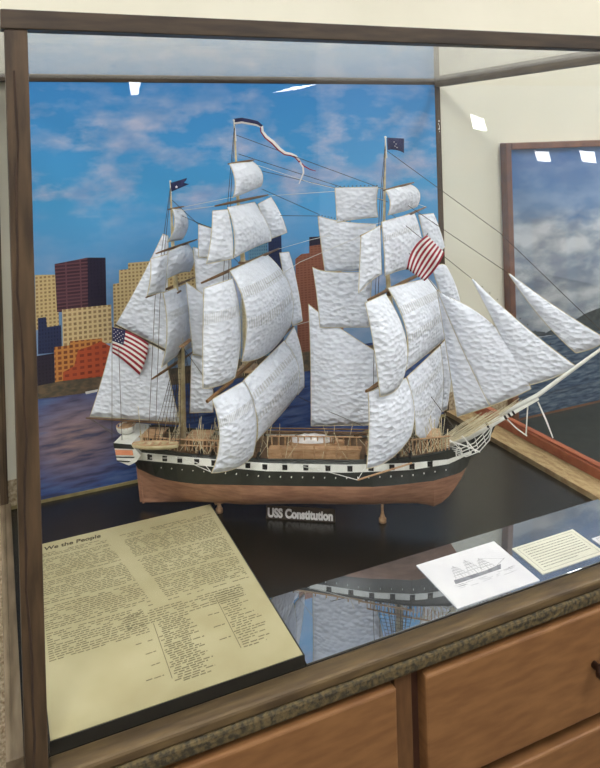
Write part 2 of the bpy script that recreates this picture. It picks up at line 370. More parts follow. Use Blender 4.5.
M['fac_brn'] = facade('facade_brick', srgb(142, 92, 74), srgb(104, 62, 50), .010, .0062, .35)
M['fac_teal'] = facade('facade_teal', srgb(110, 152, 176), srgb(50, 84, 116), .006, .008, .25)
M['fac_navy'] = facade('facade_navy', srgb(44, 54, 88), srgb(28, 36, 64), .006, .008, .25)
M['shore'] = mat('printed_shoreline', srgb(66, 66, 58), .4, srgb(112, 92, 72), 60, (1, 1, 2))
MATS = ['sky', 'water', 'fac_tan', 'fac_tan2', 'fac_pur', 'fac_dark', 'fac_org', 'fac_red', 'fac_brn', 'fac_teal', 'fac_navy', 'shore', 'whitec']
pm = MB(); lay = [0]
def pp(pts, m):
    lay[0] += 1
    y = YB-.0006-.00008*lay[0]
    pm.poly([(lambda p: (p.x, y, p.z))(on_y(a, b, YB)) for a, b in pts][::-1] if False else [(lambda p: (p.x, y, p.z))(on_y(a, b, YB)) for a, b in pts], MATS.index(m))
pm.box((.042, YB-.0005, B0+.006), (1.103, YB+.001, EYE+.1475), 0)
hz = [on_y(36, 397, YB).z, on_y(200, 386, YB).z]
lay[0] += 1; pm.poly([(.042, YB-.0007, B0+.006), (1.103, YB-.0007, B0+.006), (1.103, YB-.0007, hz[0]+.004), (.042, YB-.0007, hz[0])], 1)
pp([(35, 275), (58, 274.5), (59, 328), (36, 330)], 'fac_tan')
pp([(54.5, 264), (87.5, 257.5), (88, 312), (57, 312)], 'fac_pur')
pp([(87.5, 257.5), (105.5, 257.5), (106.5, 312), (88, 312)], 'fac_dark')
pp([(113, 292), (113, 284), (119, 283), (119, 270), (128, 269), (128, 263), (150, 261), (150, 259), (195, 258), (198, 335), (114, 340)], 'fac_tan')
pp([(38, 318), (46, 317), (47, 327), (61, 325), (62, 352), (38, 354)], 'fac_navy')
pp([(62, 309.5), (111, 304.5), (112, 343), (63, 346)], 'fac_tan2')
pp([(36, 356), (54, 353), (55, 386), (37, 388)], 'fac_dark')
pp([(54, 347), (70, 345), (70, 341), (102, 338), (104, 378), (55, 383)], 'fac_org')
pp([(63, 372), (74, 366), (78, 350), (90, 346), (101, 341), (110, 346), (115, 356), (115, 377), (63, 381)], 'fac_red')
pp([(248, 240), (267, 238), (270, 360), (250, 360)], 'fac_teal')
pp([(268, 236), (281, 235), (284, 360), (270, 360)], 'fac_navy')
pp([(295, 259), (301, 254), (309, 253), (309, 240), (340, 236), (344, 355), (298, 358)], 'fac_brn')
pp([(309, 237), (324, 236), (324, 244), (309, 246)], 'fac_dark')
pp([(36, 386), (60, 381), (104, 376), (135, 374), (210, 362), (300, 352), (440, 338), (440, 352), (300, 372), (135, 388), (100, 391), (36, 399)], 'shore')
pp([(85, 391.5), (98, 389), (97, 391.5), (86, 394)], 'whitec')
pm.build('skyline_poster', MATS, None, org=PO)
pst = bpy.data.objects['skyline_poster']
tag(pst, 'large photo poster of city skyline and harbour under blue sky behind the ship', 'poster')

# ------------------------------------------------------------------ framed poster on the wall to the right
fx0, fz1 = on_y(503, 143, 1.625).x, on_y(503, 143, 1.625).z
fz0 = EYE-.83
fpo = thing('framed_poster', 'brown framed poster of grey clouds over water, on the wall right of the case', 'framed poster', (fx0+.45, 1.64, fz0))
M['sky2'] = sky_print('printed_cloud_bank', [(0, srgb(140, 150, 166)), (.3, srgb(128, 148, 178)), (.6, srgb(84, 130, 186)), (1, srgb(48, 104, 176))],
                      EYE-.47, EYE-.02, srgb(226, 230, 236), srgb(144, 156, 176), 5, .36, [(0, 1), (.34, 1), (.48, .85), (.58, .25), (1, .12)], 0, 0)
M['sea2'] = water_mat('printed_grey_sea', srgb(62, 80, 104), srgb(88, 108, 132), srgb(128, 142, 158), 26)
w = .9; t = .02
W(MB().box((fx0, 1.612, fz0), (fx0+t, 1.64, fz1)).box((fx0+w-t, 1.612, fz0), (fx0+w, 1.64, fz1)).box((fx0+t, 1.612, fz1-t), (fx0+w-t, 1.64, fz1)).box((fx0+t, 1.612, fz0), (fx0+w-t, 1.64, fz0+t)), 'frame', 'bframe', fpo, bevel=.003)
pr = MB(); zz = lambda x, y: on_y(x, y, 1.63).z-0
zs = on_y(560, 334, 1.63).z
P = lambda x, y, d: (lambda p: (p.x, 1.63-d, p.z))(on_y(x, y, 1.63))
pr.box((fx0+t, 1.63, fz0+t), (fx0+w-t, 1.636, fz1-t), 0)
pr.poly([(fx0+t, 1.6296, fz0+t), (fx0+w-t, 1.6296, fz0+t), (fx0+w-t, 1.6296, zs), (fx0+t, 1.6296, zs)], 1)
pr.poly([P(540, 336, .0008), P(556, 327, .0008), P(572, 322, .0008), P(584, 314, .0008), P(596, 309, .0008), P(606, 306, .0008), P(640, 303, .0008), P(690, 309, .0008), P(720, 320, .0008), P(738, 325, .0008), P(640, 329, .0008), P(600, 331, .0008)], 2)
pr.poly([P(512, 335, .0008), P(530, 331, .0008), P(545, 332, .0008), P(545, 336, .0008), P(512, 338, .0008)], 2)
W(pr, 'print', ['sky2', 'sea2', mat('printed_dark_hill', srgb(70, 78, 84), .4, srgb(92, 100, 104), 60)], fpo)
W(MB().box((fx0+t, 1.620, fz0+t), (fx0+w-t, 1.622, fz1-t)), 'pane', 'glass', fpo)
# counter to the right of the case
ctr = thing('side_counter', 'dark counter top running right of the display case below the framed poster', 'counter', (1.8, 1.25, 0))
W(MB().box((1.20, .92, EYE-.834), (2.5, 1.611, EYE-.806)), 'counter_top', 'counter', ctr, bevel=.003)
W(MB().box((1.22, .96, 0), (2.5, 1.60, EYE-.834)), 'body', 'stile', ctr)

# ------------------------------------------------------------------ parchment plaque
DZ = B0+.0165
doc = thing('parchment_plaque', 'yellowed handwritten parchment on a thick black board in the front left corner', 'document', (.22, 1.17, B0))
W(MB().box((.046, .9375, B0), (.392, 1.412, DZ)), 'backing_board', 'blackboard', doc)
pa = W(MB().box((.047, .9395, DZ), (.3895, 1.4115, DZ+.0008)), 'parchment', 'parch', doc)
ik = MB(); zi = DZ+.0010
def scribble(x0, x1, y, h, dens=.85):
    x = x0
    while x < x1:
        wl = random.uniform(.004, .012)
        if random.random() < dens:
            x2 = min(x+wl, x1); j = random.uniform(-.0005, .0005)
            ik.poly([(x, y-h/2+j, zi), (x2, y-h/2+j+.0003, zi), (x2, y+h/2+j+.0003, zi), (x, y+h/2+j, zi)])
        x += wl+random.uniform(.0012, .0028)
for k in range(58):
    y = 1.375-k*.0051
    if k in (3, 17, 31, 44): continue
    gx = .185+k*.0009
    scribble(.056, gx-.008 if k < 46 else .20, y, .0022)
    if k < 46: scribble(gx+.016+random.uniform(0, .004), .380, y, .0022)
for k in range(6): scribble(.17, .36, 1.132-k*.0058, .0024)
for k in range(30):
    scribble(.214+random.uniform(-.004, .004), .262+random.uniform(-.01, .01), 1.098-k*.0046, .0025, .95)
for k in range(5): scribble(.175, .200, 1.09-k*.026, .0022, .9)
for k in range(26):
    scribble(.318+random.uniform(-.003, .003), .352+random.uniform(-.012, .014), 1.125-k*.0054, .0023, .95)
for k in range(4): scribble(.290, .308, 1.11-k*.03, .0022, .9)
for (x, a, b) in ((.208, .975, 1.10), (.313, .99, 1.12)): ik.poly([(x, a, zi), (x+.0012, a, zi), (x+.0012, b, zi), (x, b, zi)])
q = ik.build('handwriting', 'ink', pa); q.location = -doc.location; q.location = Vector(q.location)-Vector(pa.location)+doc.location-doc.location
q.location = (0, 0, 0); pa_off = pa.location.copy()
tt = text_mesh('heading', 'We the People', .0165, 'inkdark', pa, Matrix.Translation((.068, 1.386, DZ+.0009)), .0002, .0004, .12)
tt['label'] = 'large heading in dark ink'

# ------------------------------------------------------------------ reflective sheet and cards
SZ = B0+.0075
a = on_z(266, 599, B0+.010)
TILT = math.atan2(.007, a.y-.9375)
def sheet_z(y): return B0+.003+(y-.9375)*math.tan(TILT)
sheet = tag(MB().hexa([(.3945, .9375, B0), (1.110, .9375, B0), (1.110, a.y, B0), (.3945, a.y, B0), (.3945, .9375, B0+.003), (1.110, .9375, B0+.003), (1.110, a.y, B0+.010), (.3945, a.y, B0+.010)]).build('reflective_sheet', 'mirror', None, bevel=.0006, org=(.75, 1.02, B0)), 'flat dark mirror-like sheet lying along the front of the case floor', 'mirror sheet')
def card(name, label, c, m):
    p = [on_z(x, y, SZ+.001) for x, y in c]
    x0 = (p[0].x+p[3].x)/2; x1 = (p[1].x+p[2].x)/2; y1 = (p[0].y+p[1].y)/2; y0 = (p[2].y+p[3].y)/2
    t = thing(name, label, 'card', ((x0+x1)/2, (y0+y1)/2, sheet_z((y0+y1)/2))); t.rotation_euler.x = TILT
    hx, hy = (x1-x0)/2, (y1-y0)/2
    MB().box((-hx, -hy, .0002), (hx, hy, .0014)).build('card_stock', m, t)
    return t, hx, hy
t, hx, hy = card('picture_card', 'white card with a grey pencil drawing of a sailing ship, on the mirror sheet', [(415, 567), (493, 541.7), (539, 576.7), (460, 606)], 'card')
pk = MB(); zc = .0016
def st(p, q, w=.0007):
    p = Vector((p[0], p[1], zc)); q = Vector((q[0], q[1], zc)); d = (q-p).normalized(); s_ = Vector((-d.y, d.x, 0))*w/2
    pk.poly([p-s_, q-s_, q+s_, p+s_])
pk.poly([(-hx*.62, -hy*.18, zc), (hx*.52, -hy*.16, zc), (hx*.62, hy*.02, zc), (hx*.2, -hy*.04, zc), (-hx*.58, -hy*.02, zc)])
for mx_, top in ((-.34, .52), (.0, .62), (.30, .50)):
    st((mx_*hx, -hy*.1), (mx_*hx, top*hy), .0008)
    for k in range(4):
        yy = top*(.25+.2*k); ww = hx*(.16-.03*k); st((mx_*hx-ww, yy*hy), (mx_*hx+ww, yy*hy), .0007)
        for j in range(5): st((mx_*hx-ww+j*ww*.5, yy*hy), (mx_*hx-ww*.9+j*ww*.45, yy*hy-hy*.12), .0004)
    st((mx_*hx, top*hy), (mx_*hx+hx*.2, -hy*.05), .0003); st((mx_*hx, top*hy), (mx_*hx-hx*.2, -hy*.05), .0003)
st((hx*.5, 0), (hx*.82, hy*.2), .0007); st((hx*.3, hy*.5), (hx*.8, hy*.19), .0004)
for k in range(26):
    x = random.uniform(-.75, .7)*hx; y = -hy*random.uniform(.2, .42); st((x, y), (x+random.uniform(.05, .25)*hx, y), .0005)
pk.build('ship_drawing', 'pencil', t)
def lines(t, hx, hy, n=8):
    pk2 = MB(); zc = .0016
    def q(x0, x1, y, h): pk2.poly([(x0, y-h/2, zc), (x1, y-h/2, zc), (x1, y+h/2, zc), (x0, y+h/2, zc)])
    for s_ in (-1, 1):
        q(-hx*.9, hx*.9, s_*hy*.86, .0006)
        pk2.poly([(s_*hx*.9-.0003, -hy*.86, zc), (s_*hx*.9+.0003, -hy*.86, zc), (s_*hx*.9+.0003, hy*.86, zc), (s_*hx*.9-.0003, hy*.86, zc)])
    for k in range(n):
        y = hy*(.66-1.32*k/(n-1)); x = -hx*.8; e = hx*(.8 if k < n-1 else .3)
        while x < e:
            w_ = random.uniform(.003, .008); q(x, min(x+w_, e), y, .0013); x += w_+.0012
    pk2.build('printed_text', 'print', t)
t, hx, hy = card('text_card', 'cream card of bordered printed text, lying right of the ship drawing', [(511.7, 549), (571.7, 529), (602, 548), (546.7, 574)], 'cardc'); lines(t, hx, hy, 9)
t, hx, hy = card('text_card', 'white card cut off by the right edge, beyond the bordered text card', [(592, 538), (640, 521), (668, 537), (622, 556.5)], 'card'); lines(t, hx, hy, 8)

# ------------------------------------------------------------------ SHIP
TH = math.radians(9.5); D0 = 1.42
FW = Vector((math.cos(TH)*CY - math.sin(TH)*SY, -math.cos(TH)*SY - math.sin(TH)*CY, 0))        # ahead
NS = Vector((-math.sin(TH)*CY - math.cos(TH)*SY, math.sin(TH)*SY - math.cos(TH)*CY, 0))         # starboard, the near side
SO = Vector((SY*D0, CY*D0, B0))
ship = thing('ship_model', 'three-masted warship model with white sails, black hull and copper bottom, on two pedestals', 'ship model', SO, math.atan2(FW.y, FW.x))
EY = Vector((0, 0, EYE))
def loc(x, y, n):
    """point of the ship (ahead, port, up) seen at x, y and lying n metres to starboard of the keel plane"""
    d = ray(x, y); t = (n-(EY-SO).dot(NS))/d.dot(NS); p = EY+d*t-SO
    return Vector((p.dot(FW), -n, p.z))
def proj(p):
    w_ = SO+FW*p[0]+NS*(-p[1])+Vector((0,0,p[2]))-EY
    D = w_.x*SY+w_.y*CY; r = (w_.x*CY-w_.y*SY)/D; u = w_.z/D
    a, b = r*F, -u*F
    return (PX+a*CR+b*SR, PY-a*SR+b*CR)
def lerp(tab, x):
    if x <= tab[0][0]: return tab[0][1]
    for (a, p), (b, q) in zip(tab, tab[1:]):
        if x <= b:
            f = (x-a)/(b-a); return p+(q-p)*f
    return tab[-1][1]
def zat(s, n, tab):
    z = .08
    for _ in range(6):
        x, y = proj((s, -n, z)); x2, y2 = proj((s, -n, z+.01))
        z += (lerp(tab, x)-y)/(y2-y)*.01
    return z
Yk = [(139, 473), (141, 488), (143.5, 502), (200, 501), (260, 499), (300, 498), (380, 499), (420, 503), (433, 506), (441, 502), (448, 496), (455, 487), (461, 478), (467, 466), (472, 455)]
Yw = [(139, 469), (160, 478.6), (190, 484), (280, 486), (380, 487), (433, 481), (460, 473), (468, 466)]
Yb0 = [(139, 460), (199, 465.6), (268, 471.3), (350, 472.8), (410, 470.2), (449, 464.0), (470, 454)]
Yb1 = [(139, 452.2), (199, 458), (268, 463.2), (350, 464.7), (410, 463), (449, 459.2), (470, 451)]
Yr = [(139, 444), (170, 452), (200, 455.5), (268, 459.5), (350, 461), (410, 458), (440, 452), (465, 443), (472, 439)]
Bw = [(0, .004), (.05, .02), (.15, .05), (.35, .074), (.7, .074), (.84, .056), (.93, .028), (1, .003)]
Br = [(0, .044), (.15, .058), (.35, .066), (.7, .066), (.84, .058), (.93, .036), (1, .004)]
Bc = [(0, .03), (.08, .05), (.2, .066), (.35, .0725), (.7, .0725), (.84, .058), (.93, .033), (1, .0035)]
xs = [139, 141, 143.5, 150, 160, 172, 186, 205, 225, 250, 275, 300, 325, 350, 375, 395, 412, 425, 433, 441, 448, 455, 461, 467, 472]
s0, s1 = loc(139, 470, 0).x, loc(472, 455, 0).x
NT = 9
rings = []; deckl = []; railz = {}
for x in xs:
    s = loc(x, 470, 0).x; u = (s-s0)/(s1-s0)
    zk = loc(x, lerp(Yk, x), 0).z; bw, bc, br_ = lerp(Bw, u), lerp(Bc, u), lerp(Br, u)
    zr = zat(s, br_, Yr); z1 = zat(s, (bc+br_)/2, Yb1); z0 = zat(s, bc, Yb0); zw = zat(s, bw, Yw)
    zw = max(zw, zk+.0015); z0 = max(z0, zw+.0015); z1 = max(z1, z0+.0015); zr = max(zr, z1+.003)
    full = max(0, min(1, min(u/.35, (1-u)/.28)))
    col = []
    for k in range(NT+1):
        tau = k/NT
        a_ = math.sqrt(max(0, 1-(1-tau)**2.2)); b_ = tau**1.35
        nn = bw*(a_*full+b_*(1-full)) if k else .0015
        col.append((nn, zk+(zw-zk)*tau))
    col += [(bc, z0), ((bc*.5+br_*.5), z1), (br_, zr)]
    rings.append((s, col)); railz[x] = (s, br_, zr)
hb = MB(); R = len(rings[0][1])
def mrow(k): return 0 if k < NT else (1 if k == NT else (2 if k == NT+1 else 1))
for sgn in (1, -1):
    o = len(hb.v)
    for s, col in rings:
        for n_, z in col: hb.v.append((s, -sgn*n_, z))
    for i in range(len(rings)-1):
        for k in range(R-1):
            f = (o+i*R+k, o+(i+1)*R+k, o+(i+1)*R+k+1, o+i*R+k+1)
            hb.f.append(f if sgn > 0 else f[::-1]); hb.mi.append(mrow(k))
L_ = len(rings)*R
for i in range(len(rings)-1): hb.f.append((i*R, L_+i*R, L_+(i+1)*R, (i+1)*R)); hb.mi.append(0)
for k in range(R-1): hb.f.append((k, k+1, L_+k+1, L_+k)); hb.mi.append(mrow(k))
hull = hb.build('hull', ['copper', 'black', 'white'], ship, smooth=False)
# deck
dk = MB()
for (s, col), (s2, col2) in zip(rings[1:-1], rings[2:]):
    a_, b_ = col[-1], col2[-1]
    dk.poly([(s, -(a_[0]-.001), a_[1]-.010), (s2, -(b_[0]-.001), b_[1]-.010), (s2, b_[0]-.001, b_[1]-.010), (s, a_[0]-.001, a_[1]-.010)])
dk.build('deck', 'deck', ship)
for sg in (1, -1):
    MB().tube([(s, -sg*col[-1][0], col[-1][1]) for s, col in rings[:-1]], .0018, 6).build('cap_rail', 'black', ship)
# guns
def side(x, tab, off=0):
    s = loc(x, lerp(tab, x), .07).x
    for _ in range(3):
        u = (s-s0)/(s1-s0); n_ = lerp(Bc, u)*.6+lerp(Br, u)*.4; s = loc(x, lerp(tab, x), n_).x
    return s, n_
gp = None
ybc = [(x, (y+lerp(Yb1, x))/2) for x, y in Yb0]
for i, x in enumerate([150, 165, 180, 197, 214, 231, 248, 265, 285, 306, 328, 350, 371, 392, 412, 430]):
    s, n_ = side(x, ybc); z = zat(s, n_, ybc)
    for sg in (1, -1):
        if gp is None:
            gp = MB().box((-.0048, -.002, -.0046), (.0048, .006, .0046)).box((-.0050, -.0032, .0044), (.0050, .005, .0054)).box((-.0016, -.006, -.0022), (.0016, .002, .0012)).build('gunport', 'gun', hull); o = gp
        else: o = gp.copy(); COL.objects.link(o); o.parent = hull
        o.location = (s, -sg*n_, z); o.rotation_euler = (0, 0, 0 if sg > 0 else math.pi)
# white ports row, thin line of rivets below
rv = MB()
yrow = [(x, y+5) for x, y in Yb0]
for x in range(160, 450, 11):
    s, n_ = side(x, yrow); n_ = lerp(Bc, (s-s0)/(s1-s0))*.5+lerp(Bw, (s-s0)/(s1-s0))*.5; z = zat(s, n_, yrow); rv.box((s-.0008, -n_-.0035, z-.0008), (s+.0008, -n_+.004, z+.0008))
rv.build('scuttle_row', 'white', hull)
# stern gallery
sg_ = MB()
def sec(pts, n): return [loc(x, y, n) for x, y in pts]
out = [(113.5, 443), (131, 444.5), (141, 455), (136, 462), (129, 465.5), (117, 461)]
A_, B_ = sec(out, .052), [Vector((p.x, .052, p.z)) for p in sec(out, .052)]
n6 = len(out)
sg_.add(A_+B_, [tuple(range(n6))[::-1], tuple(range(n6, 2*n6))]+[(i, (i+1)%n6, n6+(i+1)%n6, n6+i) for i in range(n6)], 0)
def face(pts, m, n=.0526): sg_.prism([loc(x, y, n) for x, y in pts], (0, -.0012, 0), m)
face([(113.5, 443), (131, 444.5), (134, 449), (114.5, 448)], 1)
face([(115.3, 449.8), (132.5, 450.3), (133.5, 455), (116, 454.8)], 2)
face([(116, 456.4), (135, 456.8), (134, 457.8), (116.2, 457.4)], 1)
face([(117, 460.2), (131, 461.2), (129, 462.2), (117.5, 461.2)], 1)
sg_.build('stern_gallery', ['white', 'black', 'orange'], hull)
MB().tube([loc(139.5, 471, 0), loc(143.5, 503, 0)], .0022, 6).build('sternpost', 'copper', hull)
MB().prism([loc(136, 464, .0015), loc(140, 464, .0015), loc(143, 502, .0015), loc(140, 502, .0015)], (0, .003, 0)).build('rudder', 'copper', hull)
# deck fittings
def bar(mb, pts, r, m=0, n=6): mb.tube([loc(*p) for p in pts], r, n, m); return mb
dh = MB()
dh.prism([loc(268, 450, .05), loc(360, 451, .05), loc(360, 459.5, .05), loc(268, 458.5, .05)], (0, .010, 0))
dh.prism([loc(268, 448.6, .053), loc(361, 449.6, .053), loc(361, 451.4, .053), loc(268, 450.4, .053)], (0, .016, 0))
for x in range(270, 362, 11): bar(dh, [(x, 446, .052), (x+.3, 460, .052)], .0013)
dh.build('waist_bulwark', 'tanw', ship)
for (xa, xb, y0, y1, n_) in ((186, 208, 439, 452, .02), (372, 390, 444, 456, .02), (422, 440, 437, 449, .018), (142, 160, 436, 446, .02), (232, 252, 444, 457, .02)):
    dh = MB(); dh.prism([loc(xa, y0, n_), loc(xb, y0+.4, n_), loc(xb, y1, n_), loc(xa, y1-.4, n_)], (0, n_*2, 0))
    h_ = dh.build('deckhouse', 'deck', ship, bevel=.001)
    MB().prism([loc(xa-.8, y0-.6, n_+.002), loc(xb+.8, y0-.2, n_+.002), loc(xb+.8, y0+.8, n_+.002), loc(xa-.8, y0+.4, n_+.002)], (0, n_*2+.004, 0)).build('roof_coaming', 'tanw', h_)
    MB().prism([loc(xa+6, y0+3, n_+.0012), loc(xa+11, y0+3, n_+.0012), loc(xa+11, y1, n_+.0012), loc(xa+6, y1, n_+.0012)], (0, .002, 0)).build('door', 'gun', h_)
gt = MB(); bar(gt, [(270, 436, .03), (320, 436.6, .03), (362, 437.2, .03)], .0013)
for k in range(14): bar(gt, [(272+k*6.5, 436+.08*k, .03), (272.4+k*6.5, 456, .03)], .0014)
gt.build('deck_railing', 'tanw', ship)
gt = MB(); bar(gt, [(139, 436.6, .05), (180, 439.5, .05), (228, 441, .05)], .0016); bar(gt, [(139, 441.6, .05), (180, 445, .05), (228, 447, .05)], .0011)
for k in range(24):
    x = 142+k*3.6
    if not 176 < x < 182: bar(gt, [(x, 437+.1*k, .05), (x+.3, 449+.13*k, .05)], .001)
gt.build('deck_railing', 'tanw', ship); gt = MB()
for k in range(24): bar(gt, [(366+k*3.6, 442-.006*(k*1.0)**2, .052), (366.3+k*3.6, 456-.012*(k*1.0)**2, .052)], .001)
bar(gt, [(366, 442, .052), (410, 440, .052), (450, 436, .045)], .0014)
gt.build('deck_railing', 'tanw', ship)
sp = MB()
for (y, n_) in ((428, .0), (431, .02), (433, -.02)): bar(sp, [(262, y, n_), (318, y+.8, n_), (370, y+1.8, n_)], .0016)
sp.build('spare_spars', 'yard', ship)
def boat(xa, xb, ytop, h, n, half, mats, cover=None):
    mb = MB(); rows = []
    c0, c1 = loc(xa, ytop, n), loc(xb, ytop, n); hz_ = abs(loc(xa, ytop+h, n).z-c0.z)
    for i in range(13):
        t = i/12; w_ = math.sin(math.pi*(.06+.88*t))**.6; c = c0.lerp(c1, t); row = []
        for j in range(9):
            a_ = math.pi*j/8; row.append((c.x, c.y+half*w_*math.cos(a_), c.z-hz_*w_**.4*math.sin(a_)**.8))
        rows.append(row)
    mb.grid(rows)
    b = mb.build('ship_boat', mats, ship, smooth=True, solid=.0012)
    g2 = MB().tube([Vector(r[0]) for r in rows]+[Vector(r[8]) for r in rows[::-1]]+[Vector(rows[0][0])], .0011, 5).build('gunwale', 'tanw', b)
    th_ = MB()
    for i in (3, 5, 7, 9):
        a_, c_ = Vector(rows[i][0]), Vector(rows[i][8]); th_.box((a_.x-.002, min(a_.y, c_.y), a_.z-.003), (a_.x+.002, max(a_.y, c_.y), a_.z-.0018))
    th_.build('thwart', 'tanw', b)
    if cover:
        k = MB(); rr = []
        for i in range(13):
            t = i/12; w_ = math.sin(math.pi*(.05+.9*t))**.5; c = loc(cover[0], cover[2], n).lerp(loc(cover[1], cover[2], n), t)
            rr.append([(c.x, c.y+half*.8*w_*math.cos(math.pi*j/8), c.z+cover[3]*w_*math.sin(math.pi*j/8)*(1+.08*math.sin(i*2.1))) for j in range(9)])
        k.grid(rr).build('boat_cover', 'whitec', b, smooth=True)
boat(290, 344, 441.5, 7, .02, .016, 'tanw', (291, 332, 441, .0145))
boat(288, 340, 443, 6, -.03, .014, 'white')
boat(133, 178, 443, 6, .082, .011, 'mastw')
boat(118, 134, 424.5, 9, .0, .02, 'white')
for x in (141, 170):
    dv = MB(); bar(dv, [(x, 450, .06), (x-.5, 434, .064), (x-.8, 430, .074), (x-.6, 431, .084)], .0011); bar(dv, [(x-.6, 431, .084), (x-.6, 443, .083)], .0006)
    dv.build('boat_davit', 'mastw', ship)
cn = None
for i, x in enumerate([232, 246, 258, 366, 380, 398, 410, 150, 160, 200, 212]):
    if cn is None:
        cn = MB().tube([(0, .012, 0), (0, .004, 0), (0, -.008, 0), (0, -.0125, 0)], [.0032, .0034, .0024, .0028], 10).box((-.003, -.002, -.006), (.003, .012, -.002)).build('cannon', 'gun', ship, smooth=False); o = cn
    else: o = cn.copy(); COL.objects.link(o); o.parent = ship
    o.location = loc(x, lerp(Yr, x)-3, .055)
# bowsprit and head
bs = MB(); bar(bs, [(450, 446, 0), (470, 436, 0), (538, 397.5, 0)], [.0068, .0066, .0048], 0, 12)
bsp = bs.build('bowsprit', 'white', ship, smooth=True)
bd = MB()
for (x, y) in ((505, 416.2), (509, 414), (513, 411.7), (488, 425.8)): bar(bd, [(x-.9, y+.5, 0), (x+.9, y-.5, 0)], .0066, 0, 12)
bd.build('bowsprit_band', 'gun', bsp)
bar(MB(), [(500, 415, .004), (538, 395, .003), (577, 366.5, .0), (614, 339.5, 0)], [.0042, .004, .0034, .0022], 0, 10).build('jibboom', 'white', ship, smooth=True)
ds = MB(); bar(ds, [(528, 402, .0), (526, 435, .0)], .0013); bar(ds, [(538, 402, .01), (546, 420, .012), (553, 438, .015)], [.0016, .002, .0012]); bar(ds, [(506, 418, .0), (516, 428, 0), (527, 436, 0)], .0012)
ds.build('dolphin_striker', 'white', ship)
hr = MB()
for k in range(4):
    bar(hr, [(445+2*k, 445+2.2*k, .035-.004*k), (460+2*k, 449+2.6*k, .026), (474+1.8*k, 443+2.8*k, .015), (486+1.2*k, 431+3*k, .007), (494-.8*k, 423+2*k, .004)], .0009)
for k in range(4): bar(hr, [(458+8*k, 443-4*k, .028-.006*k), (462+8*k, 457-4.2*k, .024-.005*k)], .0008)
hr.build('head_rail', 'ropew', ship)
MB().prism([loc(x, y, .003) for x, y in ((456, 464), (468, 460), (480, 451), (489, 439), (495, 427), (493, 422), (482, 430), (468, 440), (455, 447))], (0, .006, 0)).build('beakhead', 'black', ship)
an = MB(); bar(an, [(449, 441, .05), (466, 446, .048), (480, 452, .05)], .0012); bar(an, [(462, 436, .05), (470, 445, .05), (476, 452, .052)], .0014)
rg = []
for k in range(13): rg.append((459+3*math.cos(k*math.pi/6), 453+5.5*math.sin(k*math.pi/6), .045))
bar(an, rg, .0011); bar(an, [(450, 440, .05), (458, 447, .046)], .0011)
an.build('anchor', 'white', ship)
bm_ = MB(); bar(bm_, [(357.5, 480, .10), (412, 463, .075)], .0016); bm_.build('swinging_boom', 'tanw', ship)
rp = MB(); bar(rp, [(300, 466, .07), (332, 473, .085), (357.5, 480, .10)], .0007); bar(rp, [(357.5, 480, .1), (366, 466, .08)], .0007)
rp.build('boom_rope', 'ropew', ship); rp = MB(); bar(rp, [(150, 458, .06), (183, 458, .08), (206, 466, .12), (211, 472, .15)], .0007); bar(rp, [(188, 462, .07), (211, 472, .15)], .0007)
rp.build('boom_rope', 'ropew', ship)

# masts
def mast(pts, rads, m='mastw'):
    mb = MB(); mb.tube([loc(x, y, 0) for x, y in pts], rads, 10); return mb.build('mast', m, ship, smooth=True)
masts = {'mizzen': [(183, 452), (181, 345), (176.5, 296), (172.5, 240), (170.3, 182)],
         'main': [(251, 458), (247.5, 372), (243, 262), (238, 200), (234, 121)],
         'fore': [(400, 456), (397, 350), (389, 292), (384, 225), (385.5, 138)]}
def mix(p, y):
    for (a, b), (c, d) in zip(p, p[1:]):
        if d <= y <= b: f = (b-y)/(b-d); return a+(c-a)*f
    return p[-1][0]
mo = {}
for k, p in masts.items():
    r0 = .0072 if k != 'mizzen' else .0075
    mo[k] = mast(p, [r0, r0*.95, r0*.7, r0*.45, .0012])
for k, y in (('mizzen', 343), ('main', 368), ('fore', 346), ('mizzen', 292), ('main', 262), ('fore', 290)):
    x = mix(masts[k], y); c = loc(x, y, 0); big = y > 340
    h_ = .026 if big else .012
    MB().box((c.x-h_*.6, -h_, c.z-.0015), (c.x+h_*.6, h_, c.z+.0015)).box((c.x-.004, -.008, c.z-.01), (c.x+.004, .008, c.z-.001)).build('mast_top', 'tanw' if big else 'yard', mo[k])
for k in masts:
    x, y = masts[k][-1]; c = loc(x, y, 0); MB().lathe((c.x, c.y, c.z), [(.0008, 0), (.0026, .001), (.0026, .0022), (.0008, .0032)], 8).build('truck', 'white', mo[k])
# yards (near end, far end, half length)
YD = [((152, 379), (193, 352), .11), ((146, 297.5), (196, 277), .09), ((156, 253.5), (197, 239.5), .07), ((168, 209.5), (184, 206.5), .035),
      ((207.5, 401), (293, 326.5), .18), ((201.5, 283), (279, 248.5), .15), ((215, 206), (268, 195), .10), ((228, 164), (254, 160), .05),
      ((366, 391.5), (448, 335), .18), ((368, 300), (436, 266), .15), ((360.5, 236), (426, 207), .11), ((383, 190.5), (414, 182.5), .05)]
for (a, b, n_) in YD:
    p, q = loc(*a, n_), loc(*b, -n_); r = .0018+n_*.013
    MB().tube([p, p.lerp(q, .2), p.lerp(q, .5), p.lerp(q, .8), q], [r*.5, r*.85, r, r*.85, r*.5], 8).build('yard', 'yard', ship, smooth=True)
sb = MB(); sb.tube([loc(207, 401.5, .19), loc(232, 381, .12)], .0034, 8); sb.build('studdingsail_boom', 'yard', ship); sb = MB(); sb.tube([loc(366.5, 391, .19), loc(381, 384, .15)], .0026, 8)
sb.build('studdingsail_boom', M['yard'], ship)
bar(MB(), [(115, 324.5, .0), (166, 350.5, 0)], [.0016, .0026], 0, 8).build('gaff', 'roped', ship)
bar(MB(), [(86, 418, .0), (130, 421, 0), (181, 424, 0)], [.0014, .002, .0026], 0, 8).build('boom', 'yard', ship)

